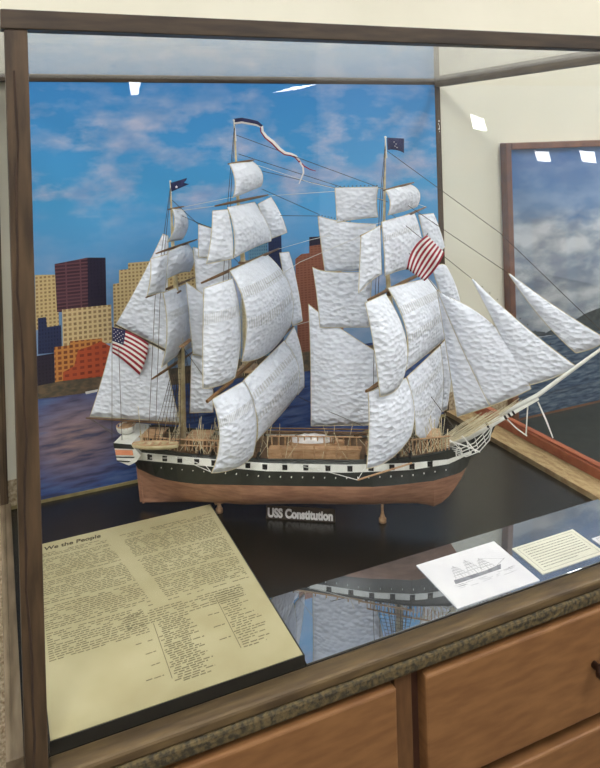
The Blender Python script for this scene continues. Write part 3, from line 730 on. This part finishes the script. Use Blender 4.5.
# sails
def qb(a, m, b, t):                        # quadratic through the middle point
    if m is None: return (a[0]+(b[0]-a[0])*t, a[1]+(b[1]-a[1])*t)
    c = (2*m[0]-(a[0]+b[0])/2, 2*m[1]-(a[1]+b[1])/2)
    return tuple((1-t)**2*a[i]+2*t*(1-t)*c[i]+t*t*b[i] for i in (0, 1))
def patch(TL, TR, BR, BL, n, belly=.02, t=None, r=None, b=None, l=None, nu=14, nv=14, wav=0):
    rows = []
    for i in range(nv+1):
        v = i/nv; row = []
        for j in range(nu+1):
            u = j/nu
            T, Bm, Lf, Rt = qb(TL, t, TR, u), qb(BL, b, BR, u), qb(TL, l, BL, v), qb(TR, r, BR, v)
            x, y = [(1-v)*T[k]+v*Bm[k]+(1-u)*Lf[k]+u*Rt[k]-((1-u)*(1-v)*TL[k]+u*(1-v)*TR[k]+u*v*BR[k]+(1-u)*v*BL[k]) for k in (0, 1)]
            nn = (1-u)*(1-v)*n[0]+u*(1-v)*n[1]+u*v*n[2]+(1-u)*v*n[3]
            nn += belly*math.sin(math.pi*u)*math.sin(math.pi*(.12+.88*v))**.8
            if wav: nn += wav*math.sin(u*9+v*2.5)
            row.append(loc(x, y, nn))
        rows.append(row)
    return rows
def sail(name, TL, TR, BR, BL, n, m='sail', belly=.02, label=None, **k):
    rows = patch(TL, TR, BR, BL, n, belly, **k)
    o = MB().grid(rows).build(name, m, ship, smooth=True, solid=.0009)
    ed = rows[0]+[r[-1] for r in rows[1:]]+rows[-1][::-1][1:]+[r[0] for r in rows[::-1][1:]]
    MB().tube(ed, .0009, 5).build('bolt_rope', 'rope', o)
    if label: o['label'] = label
    return o
Z = 0.
# mizzen
sail('square_sail', (172, 209), (181.5, 209.5), (182, 239.5), (167.5, 242), (.03, -.03, -.04, .05), l=(174.3, 226), r=(188, 223), belly=.012)
sail('gaff_topsail', (163, 234), (168, 236), (168, 350), (116, 324), (0, 0, 0, 0), l=(142, 277), belly=.004)
sail('spanker', (115, 327), (165, 351.5), (180, 422), (90, 416.5), (0, 0, 0, 0), l=(104, 372), r=(171, 385), belly=.01)
sail('studding_sail', (150.5, 259), (168, 254), (165, 291.5), (147, 296), (.085, .05, .05, .10), l=(150.5, 277), belly=.01)
sail('square_sail', (168, 251.5), (187.5, 243), (189.5, 272), (166, 279.5), (.05, -.05, -.06, .05), r=(194, 258), b=(180, 273), belly=.02)
sail('square_sail', (163, 293), (185, 284), (191.5, 347), (161.5, 367), (.06, -.06, -.08, .08), m='sail_band', r=(194, 318), l=(167, 332), b=(179, 354), belly=.03)
sail('staysail', (186, 282), (203, 294), (205, 357), (193, 354), (0, 0, 0, 0), belly=.006)
sail('staysail', (191.5, 355), (213, 355), (213, 412), (190, 413), (-.01, -.01, -.01, -.01), belly=.006)
# main
sail('square_sail', (229.5, 164), (252.5, 161.5), (261, 186), (233, 197.5), (.05, -.05, -.06, .06), r=(262, 173), l=(235, 181), b=(249, 191), belly=.02)
sail('square_sail', (227.5, 207.5), (254.5, 202), (271, 241), (233.5, 258), (.07, -.07, -.09, .09), r=(268, 226), l=(234, 233), b=(255, 247), belly=.03)
sail('studding_sail', (212.5, 211), (227.5, 209.5), (233, 258.5), (206.5, 264), (.10, .075, .10, .13), r=(232, 234), l=(211, 238), belly=.012)
sail('studding_sail', (258, 204), (271, 197), (287, 232.5), (271.5, 238.5), (-.08, -.11, -.13, -.10), r=(281, 215), l=(264, 221), belly=.012)
sail('staysail', (198.5, 224.5), (213, 229), (213, 258), (198.5, 257), (.01, .01, .01, .01), belly=.006)
sail('staysail', (193, 247), (231, 260), (231, 286), (196.5, 298), (.0, .0, .0, .0), l=(195, 270), belly=.008)
sail('studding_sail', (204, 288.5), (232.5, 278.5), (235, 377), (203, 388.5), (.165, .105, .12, .19), m='sail_band', r=(240.5, 328), l=(203, 338), b=(221, 385), belly=.025)
sail('square_sail', (229.5, 271), (266.5, 254), (290.5, 325), (241.5, 361.5), (.10, -.10, -.15, .12), m='sail_reef', r=(290, 287), l=(245.5, 312), b=(268, 353), belly=.05)
sail('studding_sail', (279.5, 253), (289, 252), (302.5, 321), (292.5, 326), (-.13, -.16, -.19, -.15), r=(297, 284), l=(285, 284), belly=.012)
sail('square_sail', (243, 381), (284, 341), (297, 394), (256.5, 441), (.09, -.11, -.14, .09), m='sail_reef', r=(298, 366), l=(256, 412), b=(283, 412), belly=.035)
sail('studding_sail', (285, 341), (294, 327), (304, 387), (297.5, 395), (-.12, -.16, -.17, -.15), r=(302, 355), belly=.008)
sail('studding_sail', (212, 399.5), (244, 381), (253, 455), (211.5, 473), (.18, .10, .11, .18), m='sail_band', r=(256, 415), l=(219.5, 437), b=(236, 468), belly=.02)
# between main and fore
sail('staysail', (335, 188), (378, 187), (378, 217), (337, 222.5), (0, 0, 0, 0), r=(376.5, 202), b=(357, 219), belly=.006)
sail('staysail', (318, 216), (376, 224), (374, 270), (325, 271.5), (-.005, -.005, -.005, -.005), l=(321, 243), t=(345, 222), belly=.008)
sail('staysail', (312.5, 267), (372, 272), (369, 327), (320, 327.5), (.004, .004, .004, .004), l=(317, 297), t=(332, 272), belly=.008)
sail('staysail', (308.5, 304), (382, 355), (368, 425), (311, 426), (-.006, -.006, -.006, -.006), l=(310.5, 360), r=(379, 392), t=(340, 328), belly=.012)
# fore
sail('square_sail', (385.5, 190.5), (410, 184.5), (417, 206.5), (388, 215), (.05, -.05, -.06, .06), r=(419.5, 193), l=(390, 202), b=(404, 211), belly=.02)
sail('square_sail', (381.5, 222), (414, 213), (424, 268), (385, 276), (.07, -.07, -.09, .09), m='sail_band', r=(421, 236), l=(384, 249), b=(405, 269), belly=.03)
sail('studding_sail', (361, 236), (380, 225.5), (381.5, 274), (358.5, 293), (.11, .075, .09, .13), b=(371, 281), belly=.012)
sail('studding_sail', (418.5, 215), (433.5, 213.5), (445, 247), (430, 262), (-.08, -.12, -.14, -.10), r=(440, 230), belly=.012)
sail('studding_sail', (365, 303), (385.5, 294), (402, 381), (380, 396.5), (.16, .11, .12, .18), r=(406, 340), l=(373.5, 344), b=(393, 392), belly=.025)
sail('square_sail', (387.5, 288), (428, 278), (447.5, 336), (405, 371), (.10, -.10, -.15, .12), m='sail_reef', r=(446, 306), l=(406, 330), b=(428, 353), belly=.05)
sail('studding_sail', (432.5, 269), (446, 265.5), (461, 303), (446, 312), (-.13, -.16, -.18, -.15), t=(440, 264.5), r=(455, 283), belly=.012)
sail('square_sail', (407, 377), (440, 346), (441.5, 410), (415.5, 434), (.09, -.11, -.13, .08), m='sail_reef', r=(443, 376), l=(413, 407), b=(431, 438), belly=.03)
sail('studding_sail', (440.5, 345), (448.5, 336.5), (447, 409), (442, 412), (-.12, -.16, -.17, -.15), r=(451.5, 368), belly=.008)
sail('studding_sail', (368, 392), (406, 378), (411, 436), (366.5, 468.5), (.18, .09, .10, .18), r=(414, 408), l=(369, 428), b=(390, 459), belly=.02)
# head sails
sail('jib', (437, 290), (440, 294), (491, 406), (457, 417), (-.012, -.012, 0, -.02), r=(463, 350), l=(447.5, 355), belly=.006)
sail('jib', (437.5, 290), (444, 296), (531, 389), (490, 406), (-.004, -.004, 0, .0), t=(440, 292), r=(499, 330), l=(462, 348), b=(511, 398), belly=.010)
sail('jib', (471, 278), (473, 279), (577, 367), (524, 386), (0, 0, 0, 0), r=(523, 325), l=(498, 331), b=(550, 379), belly=.008)
sail('jib', (508.5, 273.5), (510, 274), (608, 340), (576, 353), (0, 0, 0, 0), r=(556, 307), l=(542, 319), b=(593, 348), belly=.006)

# rigging
def rope(name, lines_, r, m): 
    for pts in lines_: bar(MB(), pts, r, 0, 4).build(name, m, ship)
rope('stay', [[(386, 150, 0), (500, 233, 0), (612, 341, 0)], [(388, 192, 0), (508, 273, 0)], [(390, 213, 0), (471, 278, 0)], [(390, 228, 0), (437, 290, 0)],
              [(238.5, 154, 0), (388, 202, 0)], [(236, 135, 0), (386, 190, 0)], [(280, 215.6, -.1), (318, 216, 0)], [(262, 171, -.04), (335, 188, 0)], [(262, 189, -.05), (318, 214, 0)],
              [(172, 200, 0), (198, 224, 0), (238, 262, 0)], [(173, 212, 0), (238, 240, 0)],
              [(299, 397, -.05), (330, 412, 0), (396, 440, 0)], [(181, 345, 0), (250, 440, 0)], [(397, 350, 0), (460, 436, 0)]], .0006, 'roped')
rope('brace', [[(254, 164, -.05), (310, 182.5, 0), (384, 200, 0)], [(268, 196, -.1), (310, 193, 0), (384, 188, 0)], [(184, 207, -.03), (238, 196, 0)], [(279, 249, -.14), (310, 240, 0), (384, 222, 0)],
               [(293, 326, -.17), (384, 300, 0)], [(196, 240, -.07), (238, 232, 0)], [(215, 206, .1), (172, 212, 0)], [(361, 236, .11), (300, 262, .05), (243, 300, 0)], [(426, 207, -.1), (393, 195, 0)]], .0005, 'ropew')
rope('backstay', [[(170.5, 186, 0), (164, 234, .02), (155, 300, .05), (148, 448, .06)], [(171, 186, 0), (166, 236, .02), (160, 300, .05), (155, 449, .062)],
                  [(234.5, 124, 0), (228, 200, .02), (222, 300, .05), (222, 455, .066)], [(235, 124, 0), (230.5, 200, .02), (228, 300, .05), (228, 456, .066)],
                  [(385.5, 142, 0), (380, 200, .01), (375, 300, .03), (372, 458, .066)], [(386, 142, 0), (382, 200, .01), (378, 300, .03), (379, 458, .066)],
                  [(112, 322, .01), (112, 440, .04)], [(118, 328, .01), (122, 440, .04)], [(92, 419, 0), (112, 434, .03)], [(88, 418, 0), (120, 436, .03)]], .0006, 'roped')
for k, (ytop, xb, yb) in {'mizzen': (346, (152, 180), 446), 'main': (372, (228, 262), 452), 'fore': (350, (376, 412), 452)}.items():
    for sg in (1, -1):
        mb = MB(); N_ = 7; xt = mix(masts[k], ytop); top = loc(xt, ytop, 0); ends = []
        for i in range(N_):
            x = xb[0]+(xb[1]-xb[0])*i/(N_-1); e = loc(x, yb, .062); e = Vector((e.x, -sg*.062, e.z))
            t_ = Vector((top.x+(i-3)*.001, -sg*.008, top.z)); ends.append((e, t_)); mb.tube([e, t_], .0006, 4)
        for j in range(1, 17): mb.tube([e.lerp(t_, j/18) for e, t_ in ends], .0004, 3)
        mb.build('shrouds', 'roped', ship)
    mb = MB()
    xt = mix(masts[k], ytop); y2 = {'mizzen': 294, 'main': 264, 'fore': 292}[k]; x2 = mix(masts[k], y2)
    for sg in (1, -1):
        for i in range(7):
            a_ = loc(xt, ytop, 0); b_ = loc(x2, y2, 0); mb.tube([Vector((a_.x+(i-3)*.005, -sg*.024, a_.z)), Vector((b_.x, -sg*.003, b_.z))], .0005, 4)
    for j in range(1, 12):
        a_ = loc(xt, ytop, 0).lerp(loc(x2, y2, 0), j/12); w_ = .016*(1-j/12)
        for sg in (1, -1): mb.tube([Vector((a_.x-w_, -sg*(.024-.021*j/12), a_.z)), Vector((a_.x+w_, -sg*(.024-.021*j/12), a_.z))], .0004, 3)
    mb.build('topmast_shrouds', 'rope', ship)
mb = MB(); rr = random.Random(3)
for k in range(120):                       # running rigging made fast along the rails
    x = rr.uniform(140, 235) if k < 46 else (rr.uniform(240, 350) if k < 64 else rr.uniform(366, 450))
    n_ = rr.uniform(.02, .066); dxx = rr.uniform(-16, 16)
    bar(mb, [(x, lerp(Yr, x)-2, n_), (x+dxx*.6, lerp(Yr, x)-14, n_*.8), (x+dxx, lerp(Yr, x)-rr.uniform(18, 40), n_*.5)], .0006, 0, 4)
tag(mb.build('running_rigging', 'rope', ship), kind='stuff')
mb = MB()
for k in range(22):                       # gammoning and head ropes fanned from the forecastle to the bowsprit
    x = 428+k*1.9; bar(mb, [(x, 447-k*.5, rr.uniform(-.02, .04)), (x+40+k*.8, 420-k*1.0+rr.uniform(-3, 3), rr.uniform(-.012, .015))], .0007, 0, 4)
for k in range(6): bar(mb, [(470+6*k, 434-3*k, .012), (440+3*k, 446-k, .045)], .0007, 0, 4)
tag(mb.build('head_ropes', 'rope', ship), kind='stuff')
mb = MB()
for i in range(14):                       # hanks along the luffs
    for (a_, b_) in (((471, 278), (577, 367)), ((444, 296), (500, 331))):
        t_ = (i+.5)/14; c = loc(a_[0]+(b_[0]-a_[0])*t_, a_[1]+(b_[1]-a_[1])*t_-1+(.0 if a_[0] > 450 else 3*t_*(t_-1)), 0); mb.lathe((c.x, c.y, c.z), [(.0006, -.001), (.0014, 0), (.0006, .001)], 6)
mb.build('sail_hanks', 'roped', ship)
mb = MB()
for i in range(11):
    for (a_, b_) in (((336, 186.5), (377, 185.5)), ((319, 215), (350, 221.5)), ((199, 223.5), (212, 228))):
        t_ = i/10; c = loc(a_[0]+(b_[0]-a_[0])*t_, a_[1]+(b_[1]-a_[1])*t_, 0); mb.lathe((c.x, c.y, c.z), [(.0006, -.0012), (.0015, 0), (.0006, .0012)], 6)
mb.build('sail_hanks', 'roped', ship)

# flags
def stripes(i, j): return 0 if i % 2 == 0 else 1
rows = patch((112.5, 327), (148.5, 343.5), (139.5, 375), (112.5, 353), (.012, .02, .025, .012), .004, t=(131, 333), b=(124, 361), r=(146, 359), nu=20, nv=13, wav=.002)
fl = MB().grid(rows, lambda i, j: 2 if (i < 7 and j < 7) else (i % 2)).build('ensign_flag', ['redc', 'whitec', 'navy'], ship, smooth=True, solid=.0005)
fl['label'] = 'striped flag with starred navy canton at the stern'
stp = MB()
for i in range(1, 7, 1):
    for j in range(1, 7):
        if (i+j) % 2 == 0:
            c = Vector(rows[i][j]); k = [(c.x+.0011*math.cos(a_*math.pi*.4+.3)*(1), c.y-.0012, c.z+.0011*math.sin(a_*math.pi*.4+.3)) for a_ in range(5)]; stp.poly(k)
stp.build('star', 'whitec', fl)
rows = patch((407, 269), (427, 235), (444.5, 252.5), (424.5, 281), (.125, .125, .11, .12), .006, t=(413, 249), b=(437, 267), nu=12, nv=13, wav=.003)
f2 = MB().grid(rows, lambda i, j: i % 2).build('striped_flag', ['redc', 'whitec'], ship, smooth=True, solid=.0005); f2['label'] = 'crimson and white striped flag'
bar(MB(), [(406, 270, .125), (428, 233, .125)], .0008).build('flag_halyard', 'roped', f2)
rows = patch((387, 137.5), (404, 138.5), (404, 153), (387.5, 150), (0, 0, 0, 0), .003, b=(396, 150), wav=.002)
f3 = MB().grid(rows).build('jack_flag', 'navy', ship, smooth=True, solid=.0005); f3['label'] = 'small navy flag at the fore truck'
em = MB()
for (x, y) in ((394, 142), (396, 144), (395, 146), (397, 147.5)): 
    c = loc(x, y, .006); em.lathe((c.x, c.y, c.z), [(.0005, -.001), (.001, 0), (.0005, .001)], 5)
em.build('emblem', 'whitec', f3)
pnb = MB().grid([[loc(170.3+u*a_, y0+(y1-y0)*u+w_, .003*math.sin(u*6)) for u in [k/8 for k in range(9)]] for (a_, y0, y1, w_) in ((16.5, 183, 178, 0), (16, 185, 180, 0), (13.5, 187.5, 182.8, 0), (17.5, 190, 183.8, 0), (19, 192.2, 184, 0))])
f4 = pnb.build('swallowtail_pennant', 'navy', ship, smooth=True, solid=.0005); f4['label'] = 'navy swallowtail pennant with white star'
c = loc(176.5, 187, .008); MB().poly([(c.x+(.0032 if k % 2 == 0 else .0016)*math.cos(k*math.pi/5+math.pi/2), c.y, c.z+(.0032 if k % 2 == 0 else .0016)*math.sin(k*math.pi/5+math.pi/2)) for k in range(10)]).build('star', 'whitec', f4, solid=.0006)
path = [(234.5, 121.5, 3.4), (242, 120.5, 3.4), (250, 122, 3.3), (257, 123.5, 3), (261.5, 126.5, 2.2), (262, 131.5, 2.0), (266, 137, 2.2), (273, 142.5, 2.4), (279, 149, 2.3), (285, 153.5, 2.1), (291, 154.5, 2.0), (296, 156.8, 1.8), (300, 162, 1.5)]
g_ = [[], [], [], []]
for i, (x, y, w_) in enumerate(path):
    a_ = path[max(i-1, 0)]; b_ = path[min(i+1, len(path)-1)]; tx, ty = b_[0]-a_[0], b_[1]-a_[1]; l_ = math.hypot(tx, ty); nx, ny = ty/l_, -tx/l_
    for k, q in enumerate((1, .33, -.33, -1)): g_[k].append(loc(x+nx*w_*q*.85, y+ny*w_*q*.85, .004*math.sin(i*.9)))
def pcol(i, j):
    if j < 4: return (2, 2, 0)[i] if i < 2 else 1
    return (1, 1, 0)[i]
f5 = MB().grid(g_, pcol).build('masthead_pennant', ['redc', 'whitec', 'navy'], ship, smooth=True, solid=.0005); f5['label'] = 'long blue, white and red streamer at the main truck'
MB().tube([loc(x, y, 0) for x, y in ((300, 162), (303, 167), (303.5, 173), (301, 179), (299, 184))], [.0022, .002, .0018, .0014, .0008], 6).build('streamer_tail', 'whitec', f5)
MB().tube([loc(x, y, 0) for x, y in ((299, 161), (304, 166), (310, 169.5), (316, 171))], [.0016, .0013, .0011, .0006], 6).build('streamer_tail', 'redc', f5)
MB().tube([loc(234, 120, 0), loc(236, 141, 0)], .0014, 8).build('flag_staff', 'white', mo['main'])
MB().tube([loc(385.3, 136, 0), loc(386.6, 158, 0)], .0014, 8).build('flag_staff', 'white', mo['fore'])
MB().tube([loc(170, 182, 0), loc(171.3, 193, 0)], .0014, 8).build('flag_staff', 'white', mo['mizzen'])

# pedestals and name plate
def under(x):
    s = loc(x, 500, 0).x
    return s, loc(x, lerp(Yk, x), 0).z
for x, lab in ((219, 'slim wooden pedestal under the stern half of the ship'), (382, 'slim wooden pedestal under the bow half of the ship')):
    s, z = under(x); p = SO+FW*s
    t = thing('pedestal', lab, 'pedestal', (p.x, p.y, B0), 0, 'ship stand pedestals')
    MB().lathe((0, 0, 0), [(.0075, 0), (.0075, .007), (.0055, .009), (.0045, .012), (.0034, .016), (.0026, .022), (.0026, z-.006)], 14).build('column', 'tanw', t, smooth=True)
    MB().box((-.009, -.004, z-.006), (.009, .004, z-.0004)).build('saddle', 'tanw', t)
pc = loc(300.5, 522, .012); p = SO+FW*pc.x+NS*.012
npl = thing('name_plate', 'small dark plate lettered in white, on the floor below the middle of the hull', 'sign', (p.x, p.y, B0), ship.rotation_euler.z)
wd = (loc(335, 516, .012).x-loc(266, 516, .012).x)/2
ph = .0245
MB().hexa([(-wd, -.002, .0002), (wd, -.002, .0002), (wd, .004, .0002), (-wd, .004, .0002), (-wd, .001, ph), (wd, .001, ph), (wd, .004, ph), (-wd, .004, ph)]).build('plate', 'plate', npl, bevel=.0005)
tm = text_mesh('lettering', 'USS Constitution', .0190, 'whitec', npl, Matrix.Identity(4), .0004, .0009)
bb = [v.co for v in tm.data.vertices]; x0 = min(v.x for v in bb); x1 = max(v.x for v in bb)
sc = (2*wd*.94)/(x1-x0)
tm.matrix_local = Matrix.Translation((-wd*.94-x0*sc, -.0034, .0050)) @ Matrix.Rotation(math.radians(90-7), 4, 'X') @ Matrix.Diagonal((sc, 1.22, 1, 1))

# ------------------------------------------------------------------ lamps of the room and added glare lamps
def lamp(x, y, z, sx, sy, label, grp=None):
    t = thing('ceiling_light', label, 'ceiling light', (x, y, z), 0, grp)
    MB().box((-sx/2-.03, -sy/2-.03, -.002), (sx/2+.03, sy/2+.03, .05)).build('housing', 'housing', t)
    MB().box((-sx/2, -sy/2, -.012), (sx/2, sy/2, -.002)).build('diffuser', 'tube', t)
for (x, y, w) in ((-.5, -.5, 'left'), (1.9, -.5, 'right')): lamp(x, y, 3.14, .6, 1.2, 'white ceiling panel light over the floor before the case, to the %s' % w)
for (x, y, w) in ((-.5, -3.2, 'left'), (1.9, -3.2, 'right')): lamp(x, y, 3.14, .6, 1.2, 'white ceiling panel light in the second row, to the %s' % w)
for (x, y, w) in ((-2.2, .6, 'left'), (3.4, .6, 'right')): lamp(x, y, 3.14, .6, 1.2, 'white ceiling panel light beside the wall, far to the %s of the case' % w)
tag(MB().box((-4, -10.1, 0), (5.5, -10, 3.2)).build('wall_front', 'panel'), kind='structure')
def glare_lamp(px4, Yp, label):  # unseen lamps added on the far wall, outlined to reflect as glare spots
    pts = []
    for x, y in px4:                        # mirrored in an upright pane at depth Yp
        d = ray(x, y); t_ = (2*Yp+9.97)/d.y; pts.append(Vector((d.x*t_, -9.97, EYE+d.z*t_)))
    c = sum(pts, Vector())/4
    t = thing('glare_lamp', label, 'wall lamp', (c.x, -9.985, c.z))
    MB().prism([(p-c)*1.08+Vector((0, 0, 0)) for p in pts], (0, -.015, 0)).build('housing', 'housing', t)
    MB().prism([(p-c)+Vector((0, .012, 0)) for p in pts], (0, -.0115, 0)).build('diffuser', 'spot', t)
YG = YF+.018
glare_lamp([(129, 82), (141, 82), (138, 95), (131, 95)], YG, 'small bright lamp added for a glare spot, high on the far left of the far wall')
glare_lamp([(272, 93), (297, 86), (318, 84), (300, 89)], YG, 'narrow slanting lamp shape, added for a streak of glare, on the far wall')
glare_lamp([(471, 114), (484, 119), (487, 131), (474, 129)], YG, 'small tilted lamp shape added for a glare patch, high on the far wall')
glare_lamp([(535, 151), (549, 152), (551, 162), (538, 161)], 1.62, 'small lamp shape added for glare in the poster pane, at eye height on the far wall')
wd_ = bpy.data.worlds.new('room_light'); S.world = wd_; wd_.use_nodes = True
bg = wd_.node_tree.nodes['Background']; bg.inputs[0].default_value = (.96, .98, 1, 1); bg.inputs[1].default_value = .45

# ------------------------------------------------------------------ camera
cd = bpy.data.cameras.new('camera'); co = bpy.data.objects.new('camera', cd); COL.objects.link(co)
cd.sensor_fit = 'VERTICAL'; cd.sensor_height = 24; cd.lens = F/768*24
cd.shift_y = -(384-PY)/768; cd.shift_x = 0; cd.clip_start = .01
R_ = Matrix.Rotation(-YAW, 4, 'Z') @ Matrix.Rotation(math.pi/2, 4, 'X') @ Matrix.Rotation(-ROLL, 4, 'Z')
co.matrix_world = Matrix.Translation((0, 0, EYE)) @ R_
S.camera = co
S.view_settings.view_transform = 'Standard'; S.view_settings.look = 'None'; S.view_settings.exposure = .55; S.view_settings.gamma = 1
